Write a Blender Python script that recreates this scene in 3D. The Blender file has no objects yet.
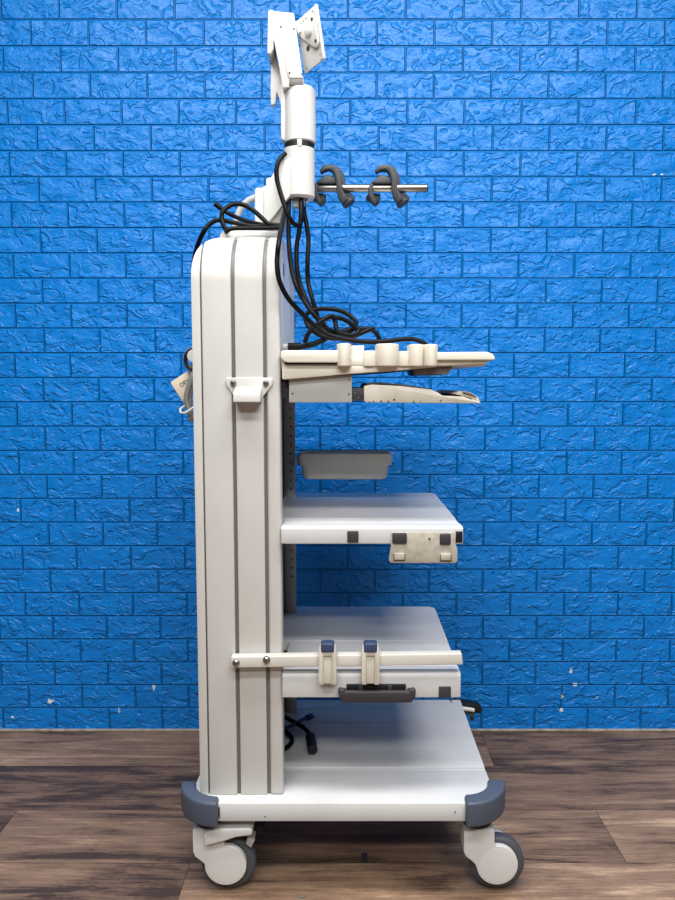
import bpy, bmesh, math, random
from mathutils import Vector, Matrix
random.seed(7)
PI = math.pi
scn = bpy.context.scene
col = scn.collection

# ------------------------------------------------------------------ camera
F, TH, H, D, CX = 745.0, math.radians(5.139), 1.034, 2.142, 345.0
ct, st = math.cos(TH), math.sin(TH)

def at(px, py, Y):
    """world point seen at photo pixel (px,py) on the upright plane y = Y"""
    xc, yc = (px - CX) / F, -(py - 450) / F
    dy, dz = ct + yc * st, -st + yc * ct
    t = Y / dy
    return Vector((xc * t, Y, H + dz * t))
def AX(px, py, Y): return at(px, py, Y).x
def AZ(py, Y): return at(CX, py, Y).z
def YF(py, z): return (H - z) / math.tan(math.atan((py - 450) / F) + TH)
def on(px, py, z): return at(px, py, YF(py, z))

cam = bpy.data.objects.new('camera', bpy.data.cameras.new('camera'))
col.objects.link(cam)
cam.location = (0, 0, H)
cam.rotation_euler = (PI / 2 - TH, 0, 0)
cam.data.lens = 36 * F / 900
cam.data.sensor_width = 36
cam.data.shift_x = (337.5 - CX) / 900
cam.data.clip_start = .02
scn.camera = cam

# ------------------------------------------------------------------ materials
def lin(r, g, b):
    f = lambda c: (c / 255 / 12.92) if c / 255 <= .04045 else ((c / 255 + .055) / 1.055) ** 2.4
    return (f(r), f(g), f(b), 1)

def mat(name, rgb, rough=.45, metal=0, spec=.5, bump=0, bscale=60, mottle=0, mscale=12, coat=0):
    m = bpy.data.materials.new(name); m.use_nodes = True
    nt = m.node_tree; b = nt.nodes['Principled BSDF']
    b.inputs['Base Color'].default_value = lin(*rgb)
    b.inputs['Roughness'].default_value = rough
    b.inputs['Metallic'].default_value = metal
    b.inputs['Specular IOR Level'].default_value = spec
    b.inputs['Coat Weight'].default_value = coat
    tc = nt.nodes.new('ShaderNodeTexCoord')
    if mottle:
        n = nt.nodes.new('ShaderNodeTexNoise'); n.inputs['Scale'].default_value = mscale; n.inputs['Detail'].default_value = 6
        nt.links.new(tc.outputs['Object'], n.inputs['Vector'])
        r = nt.nodes.new('ShaderNodeValToRGB')
        c = lin(*rgb)
        r.color_ramp.elements[0].position = .3; r.color_ramp.elements[1].position = .62
        r.color_ramp.elements[0].color = (c[0] * (1 - mottle), c[1] * (1 - mottle * 1.1), c[2] * (1 - mottle * 1.3), 1)
        r.color_ramp.elements[1].color = c
        nt.links.new(n.outputs['Fac'], r.inputs['Fac']); nt.links.new(r.outputs['Color'], b.inputs['Base Color'])
    if bump:
        n = nt.nodes.new('ShaderNodeTexNoise'); n.inputs['Scale'].default_value = bscale; n.inputs['Detail'].default_value = 4
        nt.links.new(tc.outputs['Object'], n.inputs['Vector'])
        bp = nt.nodes.new('ShaderNodeBump'); bp.inputs['Strength'].default_value = bump; bp.inputs['Distance'].default_value = .002
        nt.links.new(n.outputs['Fac'], bp.inputs['Height']); nt.links.new(bp.outputs['Normal'], b.inputs['Normal'])
    return m

M = dict(
    white=mat('white_paint', (198, 197, 193), .4, bump=.04, bscale=300, mottle=.05, mscale=9),
    shelf=mat('shelf_paint', (206, 206, 206), .42, spec=.28, mottle=.06, mscale=14),
    plastic=mat('white_plastic', (212, 211, 208), .4),
    cream=mat('cream_plastic', (222, 216, 202), .45, mottle=.06, mscale=10),
    beige=mat('aged_beige', (204, 198, 185), .5, mottle=.16, mscale=25),
    grey=mat('light_grey_metal', (176, 176, 172), .5, mottle=.08),
    slot=mat('slot_grey', (104, 100, 96), .5),
    rail=mat('rail_grey', (186, 188, 188), .5),
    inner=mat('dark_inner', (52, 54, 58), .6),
    bin=mat('bin_plastic', (214, 215, 212), .5),
    blue=mat('slate_bumper', (72, 81, 97), .5, bump=.06, bscale=500),
    navy=mat('navy_cap', (50, 64, 96), .45),
    black=mat('black_rubber', (11, 11, 13), .5, bump=.05, bscale=200),
    capd=mat('dark_cap', (52, 50, 54), .55),
    tyre=mat('grey_tyre', (72, 75, 80), .6, bump=.05, bscale=400),
    hook=mat('hook_grey', (50, 52, 56), .55, bump=.06, bscale=300),
    steel=mat('steel', (176, 172, 166), .3, metal=1),
    screw=mat('screw_steel', (150, 148, 146), .35, metal=1),
    zinc=mat('zinc_plate', (196, 190, 178), .5, metal=.25, mottle=.25, mscale=70, bump=.1, bscale=120),
    cable=mat('cable_black', (4, 4, 5), .5, spec=.2),
    cableb=mat('cable_blue', (22, 24, 70), .4),
    cableg=mat('cable_grey', (128, 128, 126), .5),
    railpaint=mat('rail_paint', (205, 201, 193), .42, mottle=.08),
    card=mat('card_beige', (226, 212, 188), .55),
    ink=mat('ink_teal', (30, 66, 84), .6),
    sticker=mat('blue_sticker', (38, 70, 150), .5),
    seam=mat('floor_seam', (44, 33, 27), .8),
    caulk=mat('caulk', (186, 178, 170), .7, mottle=.5, mscale=30),
)

# ------------------------------------------------------------------ mesh builder
class MB:
    def __init__(s): s.bm = bmesh.new(); s.mats = []
    def _mi(s, m):
        m = M[m] if isinstance(m, str) else m
        if m not in s.mats: s.mats.append(m)
        return s.mats.index(m)
    def _merge(s, t, m):
        mi = s._mi(m)
        bmesh.ops.recalc_face_normals(t, faces=t.faces[:])
        for f in t.faces: f.material_index = mi
        me = bpy.data.meshes.new('tmp'); t.to_mesh(me); t.free()
        s.bm.from_mesh(me); bpy.data.meshes.remove(me)
        return s
    def box(s, x0, x1, y0, y1, z0, z1, m, bev=.0015, seg=2):
        t = bmesh.new()
        r = bmesh.ops.create_cube(t, size=1)
        for v in t.verts:
            v.co = Vector(((x0 + x1) / 2 + v.co.x * abs(x1 - x0), (y0 + y1) / 2 + v.co.y * abs(y1 - y0), (z0 + z1) / 2 + v.co.z * abs(z1 - z0)))
        if bev: bmesh.ops.bevel(t, geom=t.edges[:], offset=bev, segments=seg, affect='EDGES', profile=.5, clamp_overlap=True)
        return s._merge(t, m)
    def prism(s, pts, a, b, m, axis='y', bev=.0015, seg=2, xf=None):
        """closed outline swept a..b along axis. axis y: pts=(x,z); axis z: pts=(x,y); axis x: pts=(y,z)"""
        f = {'y': lambda p, q: (p[0], q, p[1]), 'z': lambda p, q: (p[0], p[1], q), 'x': lambda p, q: (q, p[0], p[1])}[axis]
        t = bmesh.new()
        A = [t.verts.new(f(p, a)) for p in pts]; B = [t.verts.new(f(p, b)) for p in pts]
        t.faces.new(A); t.faces.new(B[::-1])
        n = len(pts)
        for i in range(n): t.faces.new((A[i], A[(i + 1) % n], B[(i + 1) % n], B[i]))
        bmesh.ops.recalc_face_normals(t, faces=t.faces[:])
        if bev:
            es = [e for e in t.edges if len(e.link_faces) == 2 and e.calc_face_angle(0) > .5]
            bmesh.ops.bevel(t, geom=es, offset=bev, segments=seg, affect='EDGES', profile=.5, clamp_overlap=True)
        if xf: bmesh.ops.transform(t, matrix=xf, verts=t.verts[:])
        return s._merge(t, m)
    def lathe(s, prof, c, m, axis='z', n=32):
        """prof = [(r, h)]; closed surface of revolution round axis through c"""
        t = bmesh.new(); rings = []
        for r, h in prof:
            if r < 1e-6:
                rings.append([t.verts.new((0, 0, h))])
            else:
                rings.append([t.verts.new((r * math.cos(2 * PI * i / n), r * math.sin(2 * PI * i / n), h)) for i in range(n)])
        for a, b in zip(rings, rings[1:]):
            for i in range(n):
                j = (i + 1) % n
                if len(a) == 1 and len(b) == 1: continue
                if len(a) == 1: t.faces.new((a[0], b[i], b[j]))
                elif len(b) == 1: t.faces.new((a[i], a[j], b[0]))
                else: t.faces.new((a[i], a[j], b[j], b[i]))
        R = {'z': Matrix.Identity(4), 'y': Matrix.Rotation(PI / 2, 4, 'X'), 'x': Matrix.Rotation(PI / 2, 4, 'Y')}[axis] if isinstance(axis, str) else Vector((0, 0, 1)).rotation_difference(axis).to_matrix().to_4x4()
        bmesh.ops.transform(t, matrix=Matrix.Translation(c) @ R, verts=t.verts[:])
        return s._merge(t, m)
    def cyl(s, c, r, h, m, axis='z', b=.001, n=32):
        return s.lathe([(0, -h / 2), (r - b, -h / 2), (r, -h / 2 + b), (r, h / 2 - b), (r - b, h / 2), (0, h / 2)], c, m, axis, n)
    def tube(s, pts, r, m, n=10, sub=6, flat=1.0):
        P = spline(pts, sub) if sub > 1 else [Vector(p) for p in pts]
        t = bmesh.new(); rings = []
        up = None
        for i, p in enumerate(P):
            d = (P[min(i + 1, len(P) - 1)] - P[max(i - 1, 0)]).normalized()
            if up is None: up = Vector((0, 0, 1)) if abs(d.z) < .9 else Vector((1, 0, 0))
            a = (up - d * up.dot(d)).normalized(); up = a
            b = d.cross(a)
            rings.append([t.verts.new(p + r * (a * math.cos(2 * PI * k / n) * flat + b * math.sin(2 * PI * k / n))) for k in range(n)])
        for a, b in zip(rings, rings[1:]):
            for k in range(n): t.faces.new((a[k], a[(k + 1) % n], b[(k + 1) % n], b[k]))
        t.faces.new(rings[0]); t.faces.new(rings[-1])
        return s._merge(t, m)
    def build(s, name, parent=None, ang=40):
        me = bpy.data.meshes.new(name)
        s.bm.to_mesh(me); s.bm.free()
        for m in s.mats: me.materials.append(m)
        me.polygons.foreach_set('use_smooth', [True] * len(me.polygons))
        me.set_sharp_from_angle(angle=math.radians(ang))
        o = bpy.data.objects.new(name, me); col.objects.link(o)
        if parent:
            o.parent = parent
            bpy.context.view_layer.update()
            o.matrix_parent_inverse = parent.matrix_world.inverted()
        return o

def spline(pts, sub):
    P = [Vector(p) for p in pts]; out = []
    for i in range(len(P) - 1):
        p0, p1, p2, p3 = P[max(i - 1, 0)], P[i], P[i + 1], P[min(i + 2, len(P) - 1)]
        for k in range(sub):
            t = k / sub
            out.append(.5 * ((2 * p1) + (p2 - p0) * t + (2 * p0 - 5 * p1 + 4 * p2 - p3) * t * t + (3 * p1 - p0 - 3 * p2 + p3) * t ** 3))
    out.append(P[-1])
    return out

def tag(o, label=None, cat=None, group=None, kind=None):
    if label: o['label'] = label
    if cat: o['category'] = cat
    if group: o['group'] = group
    if kind: o['kind'] = kind
    return o
def thing(name, loc, label, cat, group=None):
    o = bpy.data.objects.new(name, None); col.objects.link(o)
    o.location = loc; o.empty_display_size = .05
    bpy.context.view_layer.update()
    return tag(o, label, cat, group)
def pz(pts, Y): return [(at(a, b, Y).x, at(a, b, Y).z) for a, b in pts]
def clipx(poly, x0, x1):
    def half(P, f):
        out = []
        for a, b in zip(P, P[1:] + P[:1]):
            fa, fb = f(a), f(b)
            if fa >= 0: out.append(a)
            if fa * fb < 0:
                t = fa / (fa - fb); out.append((a[0] + (b[0] - a[0]) * t, a[1] + (b[1] - a[1]) * t))
        return out
    return half(half(poly, lambda p: p[0] - x0), lambda p: x1 - p[0])
def arc(cx, cy, r, a0, a1, n=10, ry=None):
    ry = ry or r
    return [(cx + r * math.cos(math.radians(a0 + (a1 - a0) * i / n)), cy + ry * math.sin(math.radians(a0 + (a1 - a0) * i / n))) for i in range(n + 1)]
def rrect(x0, x1, y0, y1, r, n=6):
    return arc(x1 - r, y1 - r, r, 0, 90, n) + arc(x0 + r, y1 - r, r, 90, 180, n) + arc(x0 + r, y0 + r, r, 180, 270, n) + arc(x1 - r, y0 + r, r, 270, 360, n)

# ------------------------------------------------------------------ the room
def node(nt, typ, **kw):
    n = nt.nodes.new(typ)
    for k, v in kw.items(): setattr(n, k, v)
    return n
def wall_material():
    m = bpy.data.materials.new('blue_foam_brick'); m.use_nodes = True
    nt = m.node_tree; L = nt.links.new; bs = nt.nodes['Principled BSDF']
    tc = node(nt, 'ShaderNodeTexCoord'); sx = node(nt, 'ShaderNodeSeparateXYZ'); L(tc.outputs['Object'], sx.inputs[0])
    def mth(op, a, b=None, c=None, clamp=False):
        n = node(nt, 'ShaderNodeMath', operation=op); n.use_clamp = clamp
        for i, v in enumerate((a, b, c)):
            if v is None: continue
            if isinstance(v, (int, float)): n.inputs[i].default_value = v
            else: L(v, n.inputs[i])
        return n.outputs[0]
    def sstep(v, a, b):
        n = node(nt, 'ShaderNodeMapRange', interpolation_type='SMOOTHSTEP')
        L(v, n.inputs[0]); n.inputs[1].default_value = a; n.inputs[2].default_value = b
        return n.outputs[0]
    BW, BH = .1585, .0699
    x, z = sx.outputs[0], sx.outputs[2]
    rowf = mth('DIVIDE', z, BH); row = mth('FLOOR', rowf); v = mth('SUBTRACT', rowf, row)
    odd = mth('FLOORED_MODULO', row, 2.0)
    # a joint of the upper even rows stands at px 60,y 85
    x0 = at(33.5, 85, D).x
    prow = math.floor(AZ(85, D) / BH) % 2
    offs = mth('MULTIPLY', mth('ABSOLUTE', mth('SUBTRACT', odd, float(prow))), .5)
    # panels (ten rows high) are hung with small sideways slips
    pan = mth('FLOOR', mth('DIVIDE', mth('ADD', row, 4.0), 10.0))
    slip = mth('MULTIPLY', mth('SINE', mth('MULTIPLY', pan, 2.3)), .004)
    colf = mth('ADD', mth('DIVIDE', mth('SUBTRACT', mth('ADD', x, slip), x0), BW), offs)
    ci = mth('FLOOR', colf); u = mth('SUBTRACT', colf, ci)
    du = mth('MULTIPLY', mth('SUBTRACT', .5, mth('ABSOLUTE', mth('SUBTRACT', u, .5))), BW)
    dv = mth('MULTIPLY', mth('SUBTRACT', .5, mth('ABSOLUTE', mth('SUBTRACT', v, .5))), BH)
    dist = mth('MINIMUM', du, dv)
    seed = mth('FLOORED_MODULO', mth('ADD', mth('MULTIPLY', ci, 3.0), mth('MULTIPLY', row, 7.0)), 5.0)
    cv = node(nt, 'ShaderNodeCombineXYZ')
    L(mth('ADD', mth('MULTIPLY', u, BW), mth('MULTIPLY', seed, 3.7)), cv.inputs[0]); L(mth('MULTIPLY', v, BH * 1.35), cv.inputs[1])
    L(mth('MULTIPLY', row, .013), cv.inputs[2])
    def noise(sc, det, dis, rough=.5):
        n = node(nt, 'ShaderNodeTexNoise'); n.inputs['Scale'].default_value = sc; n.inputs['Detail'].default_value = det
        n.inputs['Distortion'].default_value = dis; n.inputs['Roughness'].default_value = rough
        L(cv.outputs[0], n.inputs['Vector']); return n.outputs['Fac']
    n1 = noise(19, 2.5, 1.1); n2 = noise(75, 4, .6, .6); n3 = noise(14, 1, .3)
    # broken-stone look: terraces with rough scarps
    terr = mth('MULTIPLY', mth('ADD', n1, mth('MULTIPLY', mth('SUBTRACT', n2, .5), .11)), 4.5)
    tf = mth('FLOOR', terr); fr = mth('SUBTRACT', terr, tf)
    t2 = mth('DIVIDE', mth('ADD', tf, sstep(fr, .5, 1.0)), 4.5)
    rock = mth('ADD', mth('ADD', mth('MULTIPLY', t2, .0185), mth('MULTIPLY', n3, .012)), mth('MULTIPLY', n2, .0032))
    pil = sstep(dist, .0005, .0034)
    lipm = sstep(dist, .0003, .0012)
    hgt = mth('ADD', mth('MULTIPLY', pil, rock), mth('MULTIPLY', lipm, .0010))
    bp = node(nt, 'ShaderNodeBump'); bp.inputs['Strength'].default_value = .8; bp.inputs['Distance'].default_value = 1.0
    L(hgt, bp.inputs['Height']); L(bp.outputs['Normal'], bs.inputs['Normal'])
    # colour: one blue paint, a few worn white chips low down
    mask = None
    nw = node(nt, 'ShaderNodeTexNoise'); nw.inputs['Scale'].default_value = 120; L(tc.outputs['Object'], nw.inputs['Vector'])
    for cx_, cy_, rx, ry in ((50, 701, .011, .007), (153.5, 687, .005, .012), (13, 717, .008, .004), (119, 710, .002, .010), (571, 671, .004, .009),
                             (575, 684, .007, .006), (562, 696, .004, .008), (561, 710, .009, .005), (655, 174.5, .006, .003), (662, 174.5, .005, .003),
                             (18.5, 510, .004, .005), (597, 697, .008, .002), (100, 346, .002, .002), (205, 715, .003, .002)):
        p = at(cx_, cy_, D)
        ex = mth('DIVIDE', mth('SUBTRACT', x, p.x), rx); ez = mth('DIVIDE', mth('SUBTRACT', z, p.z), ry)
        r2 = mth('SQRT', mth('ADD', mth('MULTIPLY', ex, ex), mth('MULTIPLY', ez, ez)))
        mk = mth('LESS_THAN', mth('ADD', r2, mth('MULTIPLY', mth('SUBTRACT', nw.outputs['Fac'], .5), 3.0)), .75)
        mask = mk if mask is None else mth('MAXIMUM', mask, mk)
    mx = node(nt, 'ShaderNodeMix', data_type='RGBA')
    mx.inputs['A'].default_value = WALLC; mx.inputs['B'].default_value = lin(226, 226, 224)
    L(mask, mx.inputs['Factor']); L(mx.outputs['Result'], bs.inputs['Base Color'])
    bs.inputs['Roughness'].default_value = .33
    bs.inputs['Specular IOR Level'].default_value = .38
    return m
WALLC = lin(0, 121, 208)

def wood_material():
    m = bpy.data.materials.new('wood_plank'); m.use_nodes = True
    nt = m.node_tree; L = nt.links.new; bs = nt.nodes['Principled BSDF']
    tc = node(nt, 'ShaderNodeTexCoord'); at_ = node(nt, 'ShaderNodeAttribute', attribute_name='plank')
    cmb = node(nt, 'ShaderNodeVectorMath', operation='MULTIPLY_ADD')
    L(at_.outputs['Color'], cmb.inputs[0]); cmb.inputs[1].default_value = (37, 11, 5); L(tc.outputs['Object'], cmb.inputs[2])
    def noise(sx, sy, det, dis, rough=.6):
        mp = node(nt, 'ShaderNodeMapping'); mp.inputs['Scale'].default_value = (sx, sy, 1); L(cmb.outputs[0], mp.inputs['Vector'])
        n = node(nt, 'ShaderNodeTexNoise'); n.inputs['Scale'].default_value = 1; n.inputs['Detail'].default_value = det
        n.inputs['Distortion'].default_value = dis; n.inputs['Roughness'].default_value = rough
        L(mp.outputs[0], n.inputs['Vector']); return n.outputs['Fac']
    broad = noise(2.2, 16, 4, 1.2); fine = noise(7, 150, 8, .8, .75); patch = noise(3, 5, 2, .5); fleck = noise(70, 160, 3, 0)
    def mth(op, a, b):
        n = node(nt, 'ShaderNodeMath', operation=op)
        for i, v in enumerate((a, b)):
            if isinstance(v, (int, float)): n.inputs[i].default_value = v
            else: L(v, n.inputs[i])
        return n.outputs[0]
    sep = node(nt, 'ShaderNodeSeparateXYZ'); L(at_.outputs['Color'], sep.inputs[0])
    f = mth('ADD', mth('MULTIPLY', broad, .54), mth('MULTIPLY', fine, .46))
    f = mth('ADD', f, mth('MULTIPLY', mth('SUBTRACT', patch, .5), .35))
    f = mth('ADD', f, mth('MULTIPLY', mth('SUBTRACT', sep.outputs[1], .5), .16))
    f = mth('ADD', f, mth('MULTIPLY', mth('SUBTRACT', fleck, .5), .12))
    r = node(nt, 'ShaderNodeValToRGB'); e = r.color_ramp.elements
    e[0].position = .36; e[0].color = lin(66, 50, 39)
    e[1].position = .68; e[1].color = lin(194, 164, 135)
    k = e.new(.44); k.color = lin(112, 88, 70)
    k = e.new(.56); k.color = lin(146, 118, 95)
    L(f, r.inputs['Fac']); L(r.outputs['Color'], bs.inputs['Base Color'])
    bs.inputs['Roughness'].default_value = .5
    bp = node(nt, 'ShaderNodeBump'); bp.inputs['Strength'].default_value = .25; bp.inputs['Distance'].default_value = .0015
    L(fine, bp.inputs['Height']); L(bp.outputs['Normal'], bs.inputs['Normal'])
    return m

W = MB(); W.box(-3.2, 3.2, D, D + .1, 0, 2.85, wall_material(), 0); tag(W.build('wall_back'), kind='structure')
# thin worn caulk line where wall meets floor
W = MB(); W.box(-3.2, 3.2, D - .006, D, 0, .006, 'caulk', .001); tag(W.build('baseboard_back'), kind='structure')
# floor of planks, long side along the wall
wm = wood_material()
bm = bmesh.new(); pl = bm.loops.layers.float_color.new('plank')
lines = [D, YF(766, 0), YF(810, 0), YF(863, 0)]
wid = (lines[0] - lines[3]) / 3
edges = lines[:]
while edges[-1] > -2.6: edges.append(edges[-1] - wid)
def addq(x0, x1, y0, y1, z, c, mi):
    vs = [bm.verts.new((x, y, z)) for x, y in ((x0, y0), (x1, y0), (x1, y1), (x0, y1))]
    f = bm.faces.new(vs); f.material_index = mi
    for lp in f.loops: lp[pl] = (*c, 1)
joints = {0: on(488, 750, 0).x, 1: on(100, 790, 0).x - .45, 2: on(612, 838, 0).x, 3: on(186, 875, 0).x}
for i in range(len(edges) - 1):
    y1, y0 = edges[i], edges[i + 1]
    PLN = 1.0 if i == 2 else 1.22
    j = joints.get(i, random.uniform(-1, 1))
    if i == 0: PLN = 1.9
    if i == 2: PLN = on(612, 838, 0).x - on(10, 820, 0).x
    x = j - PLN * 4
    while x < 3.2:
        a, b = max(x, -3.2), min(x + PLN, 3.2)
        if b > a: addq(a + .0006, b - .0006, y0 + .0006, y1 - .0006, 0, (random.random(), random.random(), random.random()), 0)
        x += PLN
addq(-3.2, 3.2, edges[-1], D + .1, -.0015, (0, 0, 0), 1)
addq(-3.2, 3.2, edges[-1], D + .1, -.05, (0, 0, 0), 1)
me = bpy.data.meshes.new('floor'); bm.to_mesh(me); bm.free(); me.materials.append(wm); me.materials.append(M['seam'])
fl = bpy.data.objects.new('floor', me); col.objects.link(fl); tag(fl, kind='structure')

# ------------------------------------------------------------------ the cart
YB, YBF = 1.402, 1.885           # base near / far edge
ZB, ZB0 = .2075, .170            # base top / underside
YC, YCF = 1.432, 1.855           # column side panels
YS, YSF = 1.420, 1.862           # shelves
cart = thing('medical_cart', (-.03, 1.64, 0), 'white steel medical trolley with tall side column, open shelves and four castors', 'trolley')

# --- base shelf
xl, xr = AX(188, 803, YB), AX(498, 803, YB)
xbl, xbr = xl, AX(492, 803, YB)
m = MB()
yb1, yb2, yb3 = YF(770, ZB), YF(748, ZB), YF(722, ZB)
r = .045
m.prism([(xl + .002, yb1), (xl, YB + r)] + arc(xl + r, YB + r, r, 180, 270, 8) + arc(xr - r, YB + r, r, 270, 360, 8) + [(xr, yb1)], ZB0, ZB, 'shelf', 'z', .002)
for a, b, dz in ((yb1 + .001, yb1 + .012, -.003), (yb1 + .013, yb2, -.0008), (yb2 + .0015, yb3, -.0016), (yb3 + .0015, YBF - .05, -.0008), (YBF - .049, YBF, 0)):
    m.box(xl, xr, a, b, ZB - .02, ZB + dz, 'shelf', .0008, 1)
m.box(xl + .002, xr - .002, yb1 - .002, YBF - .002, ZB0, ZB - .019, 'white', .001)
for px, py in ((265, 816.5), (455, 812)):
    p = at(px, py, YB); m.cyl((p.x, YB + .0006, p.z), .0016, .003, 'capd', 'y', .0003, 12)
p0, p1 = at(218.5, 807, YB), at(220, 818, YB)
m.box(p0.x, p1.x, YB - .0008, YB + .002, p1.z, p0.z, 'capd', .0003)
base = m.build('base_shelf', cart)
m = MB(); m.box(AX(302, 821, YB + .02), AX(432, 821, YB + .02), YB + .02, YBF - .03, ZB0 - .007, ZB0 - .0005, 'white', .001); m.build('underside_plate', base)

def bumper(cx, a0):
    m = MB(); cy = YB + .073; ri, ro = .054, .090
    if a0 == 180: ro = .084; cy = YB + .067
    if a0 == 270: a, b = 268, 362
    else: a, b = 178, 272
    ring = arc(cx, cy, ro, a, b, 16) + arc(cx, cy, ri, b, a, 14)
    m.prism(ring, ZB0 - .004, ZB + .010, 'blue', 'z', .008, 5)
    return m.build('corner_bumper', base)
bumper(xbr - .050, 270); bumper(xbl + .0575, 180)

# --- casters
def caster(sx, sy, off, near):
    fl_ = 1 if off > 0 else -1
    m = MB(); c = (sx + off, .0560)
    k = abs(off)
    o = [(-.031, .138), (-.031, .092), (-.027, .082), (-.017, .074), (-.008, .066)] + [(p[0], p[1]) for p in arc(k - .0035, .0630, .0420, 190, 455, 26)] + [(.0335, .107), (.031, .112), (.031, .138)]
    o = [(sx + fl_ * p, q) for p, q in o]
    m.prism(o, sy - .029, sy - .017, 'plastic', 'y', .004, 3)
    m.prism(o, sy + .017, sy + .029, 'plastic', 'y', .004, 3)
    m.box(sx - .0305, sx + .0305, sy - .0285, sy + .0285, .112, .140, 'plastic', .005, 3)
    m.prism([(sx - fl_ * .031, .125), (sx - fl_ * .031, .088), (sx - fl_ * .02, .075), (sx - fl_ * .014, .125)], sy - .027, sy + .027, 'plastic', 'y', .003, 2)
    if near:  # cover disc: softly domed hub
        m.lathe([(0, .0016), (.024, .0012), (.036, 0), (.036, -.004), (0, -.004)], (c[0] - fl_ * .0035, sy - .0292, .0630), 'plastic', 'y', 40)
    cs = m.build('caster', cart)
    w = MB(); w.lathe([(0, -.014), (.045, -.014), (.051, -.013), (.0553, -.009), (.0560, -.004), (.0560, .004), (.0553, .009), (.051, .013), (.045, .014), (0, .014)], (c[0], sy, c[1]), 'tyre', 'y', 56)
    w.build('wheel', cs)
    w = MB(); w.lathe([(0, .1385), (.0265, .1385), (.0290, .141), (.0290, ZB0), (0, ZB0)], (sx, sy, 0), 'black', 'z', 36); w.build('swivel_ring', cs)
    return cs
YK = 1.453
sxl, sxr = AX(211, 845, YK), AX(476.5, 845, YK)
cl = caster(sxl, YK, .0375, True); cr = caster(sxr, YK, .041, True)
caster(sxl, YBF - .05, .041, False); cfr = caster(sxr, YBF - .05, -.041, False)
m = MB()
m.prism(pz([(203, 833), (214, 829.5), (250, 828.5), (252.5, 831), (252, 835), (236, 837), (224, 841), (205, 846)], YK - .04), YK - .042, YK + .02, 'plastic', 'y', .003, 3)
m.build('brake_lever', cl)
m = MB()
m.prism(pz([(248, 837.5), (254.5, 841), (251, 848), (245.5, 844)], YK - .02), YK - .02, YK + .012, 'grey', 'y', .001); m.build('brake_pad', cl)
m = MB(); q0, q1 = at(236, 822, YK + .06), at(264, 832, YK + .06)
m.prism(pz([(236, 822), (262, 822), (265, 828), (258, 834), (240, 829)], YK + .06), YK + .05, YK + .10, 'black', 'y', .003); m.build('brake_pedal', cl)
# far caster's brake lever, white tip on a black pedal, peeping past the base edge
YL = YBF - .02
m = MB(); m.prism(pz([(450, 703), (466, 703.5), (478, 705), (482.5, 709), (481, 714), (476, 713.5), (472, 714.5), (450, 715)], YL), YL, YL + .03, 'black', 'y', .003); bp_ = m.build('brake_pedal', cfr)
m = MB(); m.tube([at(457, 708, YL - .008), at(470, 709.5, YL - .008), at(474, 710.5, YL - .008)], .0055, 'plastic', 12, 4); m.build('lever_tip', cfr)
m = MB(); m.tube([at(466, 712, YL), at(472, 715, YL), at(472, 719, YL + .01)], .005, 'tyre', 10, 4); m.build('pedal_arm', cfr)

# --- column
L0, R0 = AX(195.9, 560, YC), AX(281.4, 560, YC)
ZT = AZ(227.5, YC)
def superarc(cx, cz, a, b, e, n=18):
    out = []
    for i in range(n + 1):
        t = PI / 2 + PI / 2 * i / n
        c, s_ = math.cos(t), math.sin(t)
        out.append((cx - a * abs(c) ** (2 / e), cz + b * abs(s_) ** (2 / e)))
    return out
# the side panels bend over at the top: drawn flat (x, length along the panel), then curved in depth
RB = .100; zb = ZT - RB; FL = zb + RB * 1.42
prof = [(R0, ZB), (R0, FL)] + superarc(L0 + .090, FL - .128, .090, .128, 2.05, 24) + [(L0, ZB)]
XG = AX(205, 560, YC); G2, G3 = AX(235.2, 500, YC), AX(266.2, 520, YC)
def bent(m, poly, o0, o1, mm, far, bev, seg=3):
    q = MB(); q.prism(poly, YC + o0, YC + o1, mm, 'y', bev, seg); t = q.bm
    for k in range(0, 16):
        bmesh.ops.bisect_plane(t, geom=t.verts[:] + t.edges[:] + t.faces[:], plane_co=(0, 0, zb + .0001 + (FL - zb) * k / 16), plane_no=(0, 0, 1))
    for v in t.verts:
        off = v.co.y - YC
        if v.co.z > zb:
            ph = (v.co.z - zb) / RB; rr_ = RB - off
            v.co.y = YC + RB - rr_ * math.cos(ph); v.co.z = zb + rr_ * math.sin(ph)
        if far: v.co.y = YC + YCF - v.co.y
    m._merge(t, mm)
def side_panel(far):
    m = MB()
    for a, b in ((XG + .0014, G2 - .0036), (G2 + .0036, G3 - .0032), (G3 + .0032, R0)):
        bent(m, clipx(prof, a, b), 0, .042, 'white', far, .0035 if b != R0 else .0055)
    sp = m.build('side_panel', cart)
    q = MB()
    for g in (G2, G3):
        c = [(x, z - (.004 if z > ZB + .01 else 0)) for x, z in clipx(prof, g - .0045, g + .0045)]
        bent(q, c, .006, .036, 'slot', far, 0)
    q.build('slot_strip', sp)
    return sp
spn = side_panel(False)
spf = side_panel(True)
m = MB()
for far in (False, True): bent(m, clipx(prof, L0, XG - .0014), .001, .04, 'white', far, .0035)
m.box(L0, L0 + .02, YC + .036, YCF - .036, ZB, zb, 'white', .002)
m.build('back_cover', cart)
m = MB()
for far in (False, True): bent(m, [(x, z - .003) if z > 1 else (x, z) for x, z in clipx(prof, XG - .006, XG + .007)], .008, .03, 'slot', far, 0)
m.build('seam_filler', cart)
def arch(i, zlo):
    r_ = RB - i
    return [(YC + i, zlo)] + arc(YC + RB, zb, r_, 180, 90, 10) + arc(YCF - RB, zb, r_, 90, 0, 10) + [(YCF - i, zlo)]
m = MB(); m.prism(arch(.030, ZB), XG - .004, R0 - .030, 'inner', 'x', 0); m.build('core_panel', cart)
zlow = AZ(372, YC)
m = MB(); m.prism(arch(.014, zlow), L0 + .075, R0 - .0035, 'plastic', 'x', .002, 2); m.build('front_panel', cart)
ztc = AZ(230, YC + .09)
xq = AX(219, 232, YC + .08)
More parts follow.
